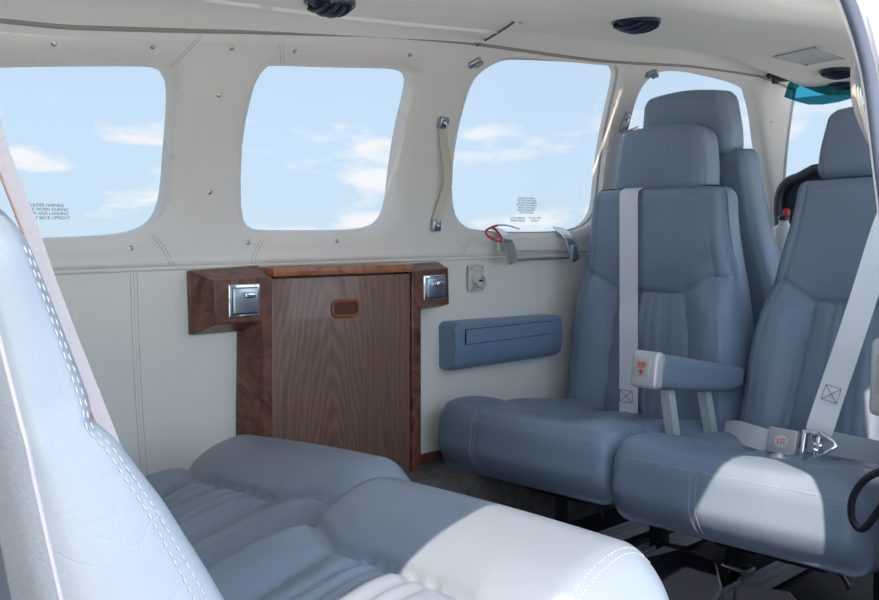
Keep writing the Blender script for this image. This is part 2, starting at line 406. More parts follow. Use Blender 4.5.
# panes, seals
labels = ['rearmost cabin window with a harness placard', 'second cabin window, plain sky behind', 'emergency exit window with latch brackets', 'front side window behind the headrests']
WIN = []
for wi, P in enumerate(POLYS):
    s1 = sdf(XX, ZZ, P); fv = []; ff = []; idx = {}
    for i in range(0, nx-1, 3):
        for j in range(0, nt-1, 3):
            i2 = min(i+3, nx-1); j2 = min(j+3, nt-1)
            if max(s1[i, j], s1[i2, j], s1[i2, j2], s1[i, j2]) < .034:
                q = []
                for a, b in ((i, j), (i2, j), (i2, j2), (i, j2)):
                    if (a, b) not in idx: idx[(a, b)] = len(fv); fv.append((XX[a, b], float(wallY(XX[a, b], ZZ[a, b]))+.010+DEEP, ZZ[a, b]))
                    q.append(idx[(a, b)])
                ff.append(tuple(q))
    pane = mesh('window_%d' % (wi+1), fv, ff, GLS); struct(pane, labels[wi]); WIN.append(pane)
    pts = [Vector((x, float(wallY(x, z))+.010+DEEP-.003, z)) for x, z in P]
    cs = Vector((sum(p.x for p in pts)/len(pts), 0, sum(p.z for p in pts)/len(pts)))
    MB().tube([p+Vector((p.x-cs.x, 0, p.z-cs.z)).normalized()*.002 for p in pts], .0036, 8, closed=True).done('seal', TEAL, pane)
    if wi == 2:   # pale rubber lip of the exit window
        c = Vector((sum(p.x for p in pts)/len(pts), 0, sum(p.z for p in pts)/len(pts)))
        def off(p, k, dy):
            d = Vector((p.x-c.x, 0, p.z-c.z)).normalized(); return p+d*k+Vector((0, dy, 0))
        MB().tube([off(p, -.001, -.014) for p in pts], .004, 8, closed=True).done('rubber_lip', mat('lip rubber', (.45, .46, .42), .5), pane)
        MB().tube([off(p, .003, -.026) for p in pts], .0025, 8, closed=True).done('inner_bead', RUB, pane)
# headliner
def Dz(x): return float(np.interp(x, [0, .7, .95, 1.6, 2.3, 2.9, 3.2], [.325, .345, .362, .42, .477, .462, .46]))
def ceil_pt(x, s):
    k = Kz(x); d = Dz(x); w = float(np.interp(x, [0, 2.0, 2.5, 3], [0, 0, .06, .10]))
    prof = [(1.452, k-.012), (1.442, k-.002), (1.425, k+.012), (1.39, k+.030), (1.34, k+.036), (1.30, k+.026), (1.265+w, d+.012), (1.24+w, d+.001), (1.20+w, d), (1.10, d+.001), (.98, d+.001), (.92, d+.003), (.88, d+.02),
            (.85, d+.045), (.78, d+.05), (.70, d+.045), (.62, d+.02), (.55, hz(x)+.05), (.50, hz(x)+.012), (.475, hz(x)), (.455, hz(x)+.004)]
    n = len(prof)-1; f = s*n; i = min(int(f), n-1); t = f-i
    g = lambda q: Vector((0, *prof[max(0, min(n, q))]))
    a, b, c, e = g(i-1), g(i), g(i+1), g(i+2)
    p = .5*((2*b)+(c-a)*t+(2*a-5*b+4*c-e)*t*t+(3*b-a-3*c+e)*t**3)
    p.x = x; p.y += (.14-float(lean(x)))*ss(1.25, 1.44, p.y)-float(taper(x))*ss(1.1, 1.3, p.y)
    # panel joint across the cove band
    jx = 1.50+(1.44-p.y)*(-.6)
    if p.y > 1.24: p.z -= .006*(1-ss(jx-.003, jx+.003, x))
    p.z += .0015*math.sin(x*8+p.y*11)
    return p
def hz(x): return float(np.interp(x, [0, .16, .45, 1.05, 3.2], [.125, .145, .195, .30, .36]))
cv = []; cf = []; nc = 300; nsn = 110
for i in range(nc+1):
    x = X0+(3.10-X0)*i/nc
    for j in range(nsn+1): cv.append(ceil_pt(x, j/nsn))
for i in range(nc):
    for j in range(nsn): a = i*(nsn+1)+j; cf.append((a, a+1, a+nsn+2, a+nsn+1))
ceiling = mesh('ceiling', cv, cf, HEAD, ang=40); struct(ceiling, 'ivory headliner with raised centre duct')
bce = bvh_of(ceiling)
MB().tube([(x, 1.437+.14-float(lean(x))-float(taper(x))+.002*math.sin(x*6), Kz(x)-.002+.003*math.sin(x*5.3+1)) for x in np.linspace(X0, 3.08, 90)], .0038, 10).done('headliner_welt', mat('crease welt', (.30, .27, .25), .6), ceiling)
jt = [hit(bce, x, y)[0] for x, y in ((476, 43), (486, 37), (500, 28), (513, 19))]
MB().tube([p-Vector((0, .002, .006)) for p in smooth_line(jt, 5)], .0022, 6).done('panel_joint', DARKL, ceiling)
screw(521, 22, bce, ceiling, .004)
# floor
fl = MB(); fl.box((1.5, 1.02, -.70), (3.4, 1.2, .02)); floor = fl.done('floor', FLR); struct(floor, 'black floor lining of the cabin')
MB().box((1.45, 1.50, -.60), (1.6, .15, .18), bev=.01).done('carpet_side', CARP, floor)
MB().box((1.45, 1.573, -.502), (2.4, .012, .022), bev=.003).done('wood_skirting', BURL, floor)
# right side wall forward of the door, with its side window opening
rw = MB()
for (a, b, c, d) in ((1.15, 3.05, -.70, -.02), (1.15, 1.45, -.02, .40), (2.02, 2.12, -.02, .40), (2.95, 3.05, -.02, .40), (1.45, 2.95, .32, .40), (-.02, 1.15, -.70, -.52)):
    rw.box(((a+b)/2, .42, (c+d)/2), (b-a, .016, d-c), bev=.004)
wr = rw.done('wall_right', WHT); struct(wr, 'white right fuselage side around the open door')
hd = MB()
hd.ribbon([(x, .452, hz(x)+.03) for x in np.linspace(0, 1.2, 14)], Vector((0, 0, 1)), .07, .03)
struct(hd.done('trim_1', WHT), 'white header above the open cargo door')
wb = MB().box((.02, 1.02, -.16), (.02, 1.16, 1.06)).done('wall_back', VINL, smooth=False); struct(wb, 'unseen aft bulkhead added to dim the rear cabin')  # out of view, added to cut the daylight reaching the aft walls
# curved door frame at the right edge of the view
arc = [(826, -40), (843, 0), (851, 22), (858, 45), (865, 75), (870, 110), (876, 160), (884, 230), (890, 320), (890, 500)]
ap = [at(x, y, Y=.44) for x, y in arc]
ap = smooth_line(ap, 6)
df = MB(); df.tube([p+Vector((.012, 0, .002)) for p in ap], .0075, 12); dfr = df.done('door_1', mat('blue grey seal', (.09, .11, .16), .35)); struct(dfr, 'curved front edge of the open cargo door frame')
d2 = MB(); d2.ribbon([p+Vector((.052, .0, .014)) for p in ap], Vector((1, 0, .2)), .062, .03); d2.done('frame_flange', WHT, dfr)
d3 = MB(); d3.tube([p+Vector((.024, -.012, .006)) for p in ap], .006, 10); d3.done('frame_edge', mat('pale sill metal', (.7, .7, .78), .35), dfr)
sp = smooth_line([at(*q, Y=.50) for q in ((859, 38), (855, 52), (853, 75), (854, 98), (859, 118), (868, 138), (880, 158), (895, 178))], 6)
d4 = MB(); d4.tube(sp, .0032, 10); seal = d4.done('door_seal', RUBP, dfr)
d5 = MB(); d5.tube([p+Vector((.012, 0, 0)) for p in sp], .0022, 8); d5.tube([p+Vector((.021, 0, 0)) for p in sp], .0018, 8); d5.done('seal_lip', mat('pale lip', (.5, .58, .62), .3), seal)
# windscreen
wp = []
ns = 24
def ws(t, z):  # sweep from left pillar round the nose
    a = t; x = 3.10+.52*math.sin(a*math.pi/2)**1.0; y = 1.545-1.02*a
    k = .0 if z < .1 else (z-.1)*.9
    return Vector((x-k*math.sin(min(1, a*1.6)*math.pi/2), y, z))
wv = [ws(i/ns, .05+.42*j/10) for i in range(ns+1) for j in range(11)]
wf = [(i*11+j, i*11+j+1, i*11+j+12, i*11+j+11) for i in range(ns) for j in range(10)]
wsn = mesh('window_5', wv, wf, GLS); struct(wsn, 'windscreen beyond the front seats')
# front post between side window and windscreen
po = MB(); po.tube([(3.092, float(wallY(3.09, z))+.004, z) for z in np.linspace(float(Bz(3.09))-.02, Kz(3.09), 24)], .009, 10)
struct(po.done('trim_2', mat('post vinyl', (.50, .53, .52), .5)), 'grey windscreen post')
# ================================================================== CEILING FITTINGS
def gasper(px, py, sx, sy, label, tilt=(0, 0), zoff=0, yaw=0, z=None):
    h, n = hit(bce, px, max(py, 1)) if z is None else (at(px, py, Z=z), None)
    c = h+Vector((0, 0, zoff)); t = thing('air_vent', label, 'air vent', c, 'ceiling air vents')
    M = Matrix.Translation(c) @ Matrix.Rotation(yaw, 4, 'Z') @ Matrix.Diagonal((sx, sy, .75, 1)) @ Matrix.Rotation(math.pi, 4, 'X')
    MB().lathe([(1.0, -.012), (1.0, .003), (.96, .006), (.86, .006), (.84, .0)], M, 36).done('bezel', NAVY, t)
    MB().lathe([(.84, -.004), (.8, .006), (.66, .013), (.42, .018), (.15, .020)], M, 36).done('eyeball', BLK, t)
    for k in (-.45, -.15, .15, .45):
        hw_ = .80*math.sqrt(1-k*k); Mf = M
        mb = MB(); mb.tube([Mf @ Vector((k*1.1, hw_*q, .010+.016*(1-q*q)*(1-abs(k)))) for q in np.linspace(-1, 1, 11)], .0042, 8)
        mb.done('fin', NAVY, t)
    return t
gasper(330, 1, .042, .034, 'navy ribbed ceiling air vent at the top edge above the second window', zoff=-.003)
gasper(636, 21, .050, .045, 'navy ribbed ceiling air vent above the exit window', zoff=-.002)
gasper(838, 71, .058, .048, 'navy ribbed air vent in front of the speaker grille, rear one of the front pair', zoff=-.002)
gasper(842, 83, .045, .04, 'small navy air vent farthest forward, beside the teal sun visor', zoff=0, z=.465)
# grille
gq = [hit(bce, x, y)[0] for x, y in ((773, 56), (817, 46), (846, 57), (806, 64))]
gc = sum(gq, Vector())/4
t = thing('speaker_grille', 'flat pale perforated speaker grille set in the headliner', 'speaker grille', gc)
gb = MB(); gb.add([q+Vector((0, 0, -.001)) for q in gq]+[q+Vector((0, 0, -.004)) for q in gq], [(0, 1, 2, 3), (7, 6, 5, 4), (0, 4, 5, 1), (1, 5, 6, 2), (2, 6, 7, 3), (3, 7, 4, 0)])
gm = mat('perforated grille', (.50, .53, .52), .6)
nt = gm.node_tree; vo = nt.nodes.new('ShaderNodeTexVoronoi'); vo.inputs['Scale'].default_value = 160; vo.inputs['Randomness'].default_value = 0; tcc = nt.nodes.new('ShaderNodeTexCoord')
rr = nt.nodes.new('ShaderNodeValToRGB'); rr.color_ramp.elements[0].color = (.2, .22, .23, 1); rr.color_ramp.elements[0].position = .3; rr.color_ramp.elements[1].color = (.6, .63, .61, 1); rr.color_ramp.elements[1].position = .4
nt.links.new(tcc.outputs['Object'], vo.inputs['Vector']); nt.links.new(vo.outputs['Distance'], rr.inputs['Fac']); nt.links.new(rr.outputs['Color'], nt.nodes['Principled BSDF'].inputs['Base Color'])
gb.done('mesh_panel', gm, t, smooth=False)
for q in gq:
    p = q.lerp(gc, .1)+Vector((0, 0, -.004)); mb = MB(); mb.lathe([(.004, 0), (.004, .002), (.002, .003)], frame(p, (1, 0, 0), (0, -1, 0), (0, 0, -1)), 10); mb.done('screw', SAT, t)
# sun visor with arm
vp = [(784, 97), (795, 101), (808, 104.5), (822, 104.5), (838, 102), (852, 98), (878, 92), (884, 84), (884, 70), (830, 66), (800, 70), (788, 84)]
t = thing('sun_visor', 'translucent teal sun visor hanging over the windscreen', 'sun visor', at(815, 85, X=2.88))
V3 = [at(x, y, X=2.86) for x, y in vp]; n = len(V3)
vm = MB(); vm.add(V3+[p+Vector((.004, 0, 0)) for p in V3], [tuple(range(n)), tuple(range(2*n-1, n-1, -1))]+[(i, i+n, (i+1) % n+n, (i+1) % n) for i in range(n)])
vm.done('visor_panel', VIS, t, smooth=False)
am = MB(); am.tube([at(*q, X=2.80) for q in ((776, 78), (782, 79), (792, 77), (803, 75), (815, 74))], [.012, .009, .014, .013, .008], 10)
am.tube([at(*q, X=2.80) for q in ((775, 84), (776, 79), (775, 73))], [.01, .014, .012], 10); am.tube([at(*q, X=2.80) for q in ((768, 76), (775, 73), (783, 73))], [.01, .016, .01], 12)
am.done('pivot_arm', BLK, t)
MB().box(at(804.5, 79, X=2.80), (.014, .018, .013), bev=.003).done('red_stop', RED, t)
# coat hooks
def hook(px, py, label, ang, s=1):
    h, n = hit(bup, px, py)
    if n.dot(h) > 0: n = -n
    t = thing('coat_hook', label, 'coat hook', h, 'coat hooks over the window posts'); x, y, z = basis(n)
    M = frame(h, x, y, z) @ Matrix.Rotation(ang, 4, 'Z') @ Matrix.Scale(s, 4)
    MB().box((0, 0, .004), (.034, .016, .009), M, bev=.0038, seg=3).done('hook_body', SAT if s < 1.1 else GPL, t)
    MB().box((.004, -.002, .013), (.022, .010, .010), M, bev=.004, seg=3).done('hook_tip', GPL, t)
hook(474, 62, 'small grey coat hook above the assist strap post', R(38))
hook(650, 73, 'flat pale coat hook over the front window post', R(22), 1.15)
# shoulder anchor with chrome ring beside the exit window
h, n = hit(bup, 625, 122); 
if n.dot(h) > 0: n = -n
x, y, z = basis(n); t = thing('harness_anchor', 'chrome harness anchor and clip behind the rear edge of the headrest', 'harness anchor', h)
M = frame(h, x, y, z)
MB().prism([(-.011+.0, .03), (-.016, .02), (-.012, -.03), (.012, -.03), (.016, .02), (.011, .03)], .0, .005, M @ Matrix.Rotation(R(90), 4, 'X')).done('plate', SAT, t)
MB().lathe([(.010, .004), (.010, .008), (.006, .010), (.003, .008)], M @ Matrix.Translation((0, .014, 0)), 16).done('bolt', CHR, t)
MB().tube([M @ Vector(p) for p in ((-.02, -.03, .02), (.0, -.02, .02), (.026, -.006, .024), (.044, -.004, .03), (.05, -.02, .035), (.046, -.04, .035), (.02, -.048, .03), (-.01, -.045, .022))], .0035, 8, closed=True).done('clip_ring', CHR, t)
# assist strap
t = thing('assist_strap', 'cream assist strap with two metal brackets on the post before the exit window', 'assist strap', hit(bup, 440, 175)[0])
a, na = hit(bup, 442, 123); b, nb = hit(bup, 434, 227); b2 = Vector((0, -1, .25)).normalized()
Q = [(442, 124, .008), (440, 135, .010), (440.5, 150, .014), (442, 170, .018), (442, 186, .018), (437, 206, .012), (433, 222, .008)]
P = []
for px, py, o in Q:
    h, n = hit(bup, px, py); P.append(h+Vector((0, -o, 0)))
MB().ribbon(smooth_line(P, 6), Vector((.8, -.5, 0)), .019, .004).done('webbing', mat('cream strap', (.62, .58, .47), .55), t)
for px, py in ((441.5, 122), (434, 225)):
    h, n = hit(bup, px, py)
    if n.dot(h) > 0: n = -n
    M = frame(h, *basis(n)); br = MB().box((0, 0, .006), (.026, .027, .013), M, bev=.004, seg=3).done('bracket', BRU, t)
    MB().lathe([(.005, .012), (.005, .0135), (.003, .0145), (.001, .013)], M, 14).done('screw', CHR, br)
# ================================================================== WALL FITTINGS
# cabinet -----------------------------------------------------------
def wx(px, Y): return at(px, 300, Y=Y).x
def wz(px, py, Y): return at(px, py, Y=Y).z
YF = 1.532
t = thing('table_cabinet', 'wooden fold-out table cabinet on the side wall between the seats', 'cabinet', (1.21, 1.57, -.5))
def P2(px, py, Y=YF): p = at(px, py, Y=Y); return (p.x, p.z)
xa, xb, xc = wx(206, YF), wx(241, YF), wx(271, YF); xd, xe, xf = wx(411, YF), wx(421, YF), wx(450, YF)
zt = wz(272, 268, YF)+.0; zt2 = wz(411, 263, YF); zbot = -.545
fr = MB()
def chamfer(back, front, yb, yf):       # frame member with broad sloping chamfers from the wall outline to the front face
    n = len(back); vs = [(x, 1.60, z) for x, z in back]+[(x, yb, z) for x, z in back]+[(x, yf, z) for x, z in front]
    fs = [tuple(range(n)), tuple(range(3*n-1, 2*n-1, -1))]
    for k in (0, n): fs += [(k+i, k+i+n, k+(i+1) % n+n, k+(i+1) % n) for i in range(n)]
    fr.add(vs, fs)
w_ = lambda px, py: P2(px, py, 1.575)
B_ = [w_(190.5, 271), (xc, w_(270, 265)[1]), (xc, zbot), (w_(240, 400)[0], zbot), w_(240, 331), w_(192, 335)]
F_ = [P2(213, 281), (xc, P2(272, 277)[1]), (xc, zbot), (P2(262, 400)[0], zbot), P2(262, 321), P2(215, 324)]
chamfer(B_, F_, 1.575, YF-.004)
F2 = [(xd, P2(411, 271)[1]), P2(447, 268), P2(448, 304), P2(420, 308), (P2(420, 400)[0], zbot), (xd, zbot)]
B2 = [(xd, F2[0][1]+.012), (F2[1][0]+.016, F2[1][1]+.012), (F2[2][0]+.016, F2[2][1]-.010), (F2[3][0]+.014, F2[3][1]-.010), (F2[4][0]+.014, zbot), (xd, zbot)]
chamfer(B2, F2, 1.575, YF-.004)
fr.box(((xc+xd)/2, 1.57, zbot+.012), (xd-xc, .06, .024))
fr_o = fr.done('frame', BURL, t, ang=20); md = fr_o.modifiers.new('b', 'BEVEL'); md.width = .002; md.segments = 2
dr = MB(); zd = wz(340, 275, YF)
dr.box(((xc+xd)/2, YF+.015, (zd+zbot+.03)/2), (xd-xc-.004, .03, zd-zbot-.034), bev=.003)
door = dr.done('door', WAL, t); 
# texture origin at panel centre for the cathedral grain
cshift = Vector(((xc+xd)/2-.0, YF, zbot+.02))
door.data.transform(Matrix.Translation(-cshift)); door.matrix_parent_inverse = Matrix.Translation(cshift-t.location)
tp = MB(); tp.box(((xc+xd)/2, YF+.022, (zt+zd)/2+.001), (xd-xc-.001, .062, zt-zd-.001), bev=.003); tp.done('top_edge', BURLR, t)
# finger pull
c = at(345.5, 308.5, Y=YF); w2, h2 = .034, .0155
def oval(w, hh, k=20):
    o = []
    for i in range(k*2):
        a = 2*math.pi*i/(2*k); ex = .35
        o.append((w*math.copysign(abs(math.cos(a))**ex, math.cos(a)), hh*math.copysign(abs(math.sin(a))**.6, math.sin(a))))
    return o
MB().tube([Vector((c.x+x, YF-.001, c.z+z)) for x, z in oval(w2, h2)], .0035, 8, closed=True).done('finger_pull', ORB, door)
MB().prism([(c.x+x, c.z+z) for x, z in oval(w2*.9, h2*.85)], YF-.0012, YF+.002).done('pull_recess', mat('recess brown', (.10, .03, .015), .6), door)
MB().lathe([(.003, 0), (.003, .001), (.001, .0015)], frame(at(369+0, 414+50, Y=YF-.0003), (1, 0, 0), (0, 0, -1), (0, -1, 0)), 12).done('screw', SAT, door)
# ashtrays
def ashtray(px, py, w, hh, lab):
    c = at(px, py, Y=YF-.004); a = thing('ashtray', lab, 'ashtray', c); a.parent = t; a.matrix_parent_inverse = WM(t).inverted()
    for k in ('label', 'category'):
        if k in a: del a[k]
    a['label'] = lab
    MB().box((c.x, c.y-.001, c.z), (w, .006, hh), bev=.0025, seg=3).done('bezel', CHR, a)
    MB().box((c.x, c.y-.006, c.z), (w*.84, .008, hh*.82), bev=.0035, seg=3).done('lid', BRU, a)
    MB().box((c.x+.004, c.y-.0145, c.z+hh*.17), (w*.36, .010, .011), bev=.003, seg=3).done('knob', CHR, a)
ashtray(243.5, 300.5, .068, .062, 'chrome ashtray in the left burl block')
ashtray(434, 287.5, .068, .056, 'chrome ashtray in the right burl block')
# wall arm rest ------------------------------------------------------
Yw = 1.585
xl, xr = at(459, 340, Y=1.535).x, at(560, 340, Y=1.535).x
t = thing('wall_armrest', 'slate blue padded armrest mounted on the lower side wall', 'armrest', ((xl+xr)/2, 1.58, -.2))
def arm_sec(x):
    zt_ = float(np.interp(x, [xl, xr], [wz(455, 323, 1.535), wz(556, 315.5, 1.535)]))
    zb_ = float(np.interp(x, [xl, xr], [wz(450, 373, 1.535), wz(556, 357, 1.535)]))
    h_ = zt_-zb_
    return [(1.59, zt_), (1.545, zt_), (1.535, zt_-.006), (1.533, zt_-.015), (1.531, zt_-h_*.55), (1.537, zt_-h_*.85), (1.548, zb_+.004), (1.56, zb_), (1.59, zb_)]
av = []; af = []; n = 9; xsn = [xl-.014, xl-.010, xl-.004, xl]+[xl+(xr-xl)*i/20 for i in range(1, 20)]+[xr, xr+.008, xr+.010]
for i, x in enumerate(xsn):
    k = 1.0 if 3 <= i < len(xsn)-2 else {0: .80, 1: .9, 2: .98, len(xsn)-2: .96, len(xsn)-1: .88}[i]
    S = arm_sec(min(max(x, xl), xr)); zc = (S[0][1]+S[-1][1])/2
    for y, z_ in S: av.append((x, 1.59-(1.59-y)*(k if i > 2 else 1), zc+(z_-zc)*k))
for i in range(len(xsn)-1):
    for k in range(n-1): af.append((i*n+k, i*n+k+1, (i+1)*n+k+1, (i+1)*n+k))
af.append(tuple(range(n))); af.append(tuple((len(xsn)-1)*n+k for k in range(n)))
mesh('pad', av, af, ARM, t, ang=40)
# raised flap outline
fp = [at(x, y, Y=1.529) for x, y in ((466, 330), (553, 321), (553.5, 333), (466, 344.5))]
fb = MB(); n4 = [p+Vector((0, -.0025, 0)) for p in fp]; fb.add(fp+n4, [(0, 1, 2, 3), (7, 6, 5, 4), (0, 4, 5, 1), (1, 5, 6, 2), (2, 6, 7, 3), (3, 7, 4, 0)])
fo = fb.done('lid', ARM, t, smooth=False); md = fo.modifiers.new('b', 'BEVEL'); md.width = .002; md.segments = 2
MB().tube([p+Vector((0, .001, 0)) for p in [fp[0].lerp(fp[1], k/6) for k in range(6)]+[fp[1].lerp(fp[2], k/4) for k in range(4)]+[fp[2].lerp(fp[3], k/6) for k in range(6)]+[fp[3].lerp(fp[0], k/4) for k in range(4)]], .0014, 6, closed=True).done('lid_gap', BLKM, t)
# key latch plate ------------------------------------------------------
c = at(475, 278, Y=1.584); c = Vector((c.x, 1.584, c.z)); t = thing('latch_plate', 'small white square latch plate with a keyhole boss beside the cabinet', 'latch plate', c)
MB().box(c+Vector((0, -.003, 0)), (.052, .007, .062), bev=.003, seg=3).done('plate', mat('pale plate', (.62, .63, .62), .35), t)
Mk = frame(c+Vector((.002, -.006, -.002)), Vector((1, 0, 0)), Vector((0, 0, -1)), Vector((-.15, -1, -.25)).normalized())
MB().lathe([(.021, -.002), (.019, .010), (.015, .018), (.011, .019), (.010, .012)], Mk).done('lock_boss', mat('boss', (.6, .6, .57), .3), t)
MB().box((0, 0, .0145), (.011, .004, .006), Mk, bev=.001).done('keyhole', BLKM, t)
for sx in (-1, 1):
    for sz in (-1, 1): MB().lathe([(.004, 0), (.004, .0015), (.002, .002)], frame(c+Vector((sx*.019, -.0065, sz*.024)), (1, 0, 0), (0, 0, -1), (0, -1, 0)), 12).done('screw', SAT, t)
# exit window latch: two bent brackets and a bar ----------------------
t = thing('window_latch', 'steel exit window latch, two bent brackets joined by a bar', 'window latch', at(535, 245, Y=1.57))
BR = mat('nickel bracket', (.62, .60, .57), .25, 1)
for (px0, py0, px1, py1) in ((496, 229, 513, 263), (558, 228, 575, 261)):
    top = at(px0, py0, Y=1.60); mid = at(px0+11, py0+11, Y=1.535); bot = at(px1, py1, Y=1.530)
    mb = MB(); mb.ribbon(smooth_line([top, top.lerp(mid, .6)+Vector((0, 0, .004)), mid, mid.lerp(bot, .5)+Vector((0, -.003, 0)), bot], 5), Vector((1, 0, 0)), .030, .006); br = mb.done('bracket', BR, t)
    mb = MB(); mb.ribbon([mid+Vector((.014, .01, -.012)), bot+Vector((.014, .012, .003))], Vector((0, 1, 0)), .024, .004); mb.done('bracket_cheek', SAT, t)
MB().tube([at(516, 259.5, Y=1.54), at(572, 257, Y=1.54)], .0042, 12).done('bar', SAT, t)
MB().box(at(574, 252, Y=1.519), (.02, .012, .036), bev=.002).done('catch', BRU, t)
sb = MB(); sb.box(at(530, 244, Y=1.568), (.24, .012, .034), bev=.003); sb.done('sill_plate', VIN, t)
# lanyard
t2 = MB(); LQ = [(497, 225.5), (490, 228), (486, 231), (487, 235), (493, 239), (500, 241), (501, 237), (496, 230), (493, 228)]
t2.tube(smooth_line([at(x, y, Y=1.522) for x, y in LQ], 5), .0030, 8); lan = t2.done('safety_lanyard', mat('red sleeve', (.62, .06, .06), .35)); tag(lan, 'red sleeved safety lanyard looped over the left exit window bracket', 'lanyard')
MB().tube(smooth_line([at(495, 225.5, Y=1.524), at(504, 225, Y=1.53), at(512, 226.5, Y=1.55), at(519, 229, Y=1.575)], 5), .0018, 8).done('wire', SAT, lan)
# pilot side details --------------------------------------------------
h, n = hit(bup, 771, 237)
c = at(772, 243.5, Y=1.545); t = thing('round_vent', 'small round chrome vent dial low behind the pilot seat', 'vent', c)
Mv = frame(c, (1, 0, 0), (0, 0, -1), (0, -1, 0)); MB().lathe([(.036, -.004), (.036, .004), (.030, .008), (.026, .004)], Mv).done('bezel', CHR, t)
MB().lathe([(.026, .0), (.024, .006), (.01, .009)], Mv).done('core', BRU, t); MB().box((0, -.0, .012), (.006, .04, .006), Mv, bev=.001).done('blade', BLK, t)
wl = MB(); wl.tube(smooth_line([at(x, y, Y=1.40) for x, y in ((746, 168), (750, 166), (755, 172), (759, 182), (759, 198), (756, 205))], 5), .0038, 8)
tag(wl.done('wire_handle', mat('pale wire', (.45, .5, .5), .3, .6)), 'thin pale wire loop behind the pilot seat back', 'wire handle')
c = at(784, 250, X=2.55); t = thing('extinguisher', 'white bottle with red tip beside the black glareshield', 'bottle', c)
MB().lathe([(.018, -.10), (.024, -.085), (.025, -.03), (.024, .06), (.014, .075), (.013, .085)], frame(c, (1, 0, 0), (0, 1, 0), (0, 0, 1))).done('body', mat('cream bottle', (.6, .62, .6), .4), t)
MB().lathe([(.016, .083), (.016, .094), (.01, .098)], frame(c, (1, 0, 0), (0, 1, 0), (0, 0, 1))).done('collar', BLK, t)
MB().lathe([(.009, .097), (.010, .108), (.006, .116)], frame(c+Vector((.0, -.008, 0)), (1, 0, 0), (0, 1, 0), (0, 0, 1))).done('tip', RED, t)
# glareshield
gp = [(781, 225), (780, 205), (783, 190), (791, 181), (801, 177), (812, 171), (822, 168), (880, 160), (890, 240)]
G3 = [at(x, y, X=2.84) for x, y in gp]; gl = MB()
gv = G3+[p+Vector((.35, 0, -.03)) for p in G3]; n = len(G3)
gl.add(gv, [tuple(range(n)), tuple(range(2*n-1, n-1, -1))]+[(i, i+n, (i+1) % n+n, (i+1) % n) for i in range(n)])
t = thing('instrument_panel', 'black instrument panel hood seen between the seats', 'instrument panel', (2.95, .95, .0))
gl.done('glareshield', BLKM, t, ang=50)
MB().tube(smooth_line([p+Vector((-.012, 0, .0)) for p in G3[:8]], 4), .014, 10).done('padded_edge', mat('hood edge', (.035, .04, .05), .45), t)
MB().box((3.0, .97, -.25), (.25, .9, .62), bev=.02).done('panel_face', BLKM, t)
# placards on the panes
def text_on(pane, bv_y, lines, px, py, size, par, name='placard', lab=None):
    body = '\n'.join(lines); cu = bpy.data.curves.new('txt', 'FONT'); cu.body = body; cu.size = size; cu.align_x = 'CENTER'; cu.space_line = .95; cu.extrude = .0001
    to = bpy.data.objects.new('txt', cu); COL.objects.link(to); bpy.context.view_layer.update()
    me = bpy.data.meshes.new_from_object(to.evaluated_get(bpy.context.evaluated_depsgraph_get())); bpy.data.objects.remove(to)
    p = at(px, py, Y=bv_y); z = p.z; Yp = float(wallY(p.x, p.z))+DEEP+.010-.0015; p = at(px, py, Y=Yp)
    me.transform(frame(p, Vector((1, 0, 0)), Vector((0, -.25, 1)).normalized() if z > .2 else Vector((0, -.03, 1)).normalized(), Vector((0, -1, 0))))
    o = link(name, me, INK, par, smooth=False)
    if lab: o['label'] = lab
text_on(WIN[0], 1.58, ['SHOULDER HARNESS', 'MUST BE WORN DURING', 'TAKE-OFF AND LANDING', 'WITH SEAT BACK UPRIGHT'], 43, 206.5, .0074, WIN[0], lab='dark printed harness placard')
text_on(WIN[2], 1.61, ['SHOULDER HARNESS', 'MUST BE WORN DURING', 'TAKE-OFF AND LANDING', 'WITH SEAT BACK UPRIGHT', 'AND AFT FACING SEAT', 'MUST HAVE HEADREST', 'FULLY EXTENDED'], 527, 199, .0066, WIN[2], lab='round printed placard')
text_on(WIN[2], 1.61, ['LATCH WINDOW', 'BEFORE TAKEOFF'], 518, 219, .0072, WIN[2], lab='two line placard at the left')
text_on(WIN[2], 1.61, ['DO NOT OPEN', 'IN FLIGHT'], 535, 219, .0072, WIN[2], lab='two line placard at the right')
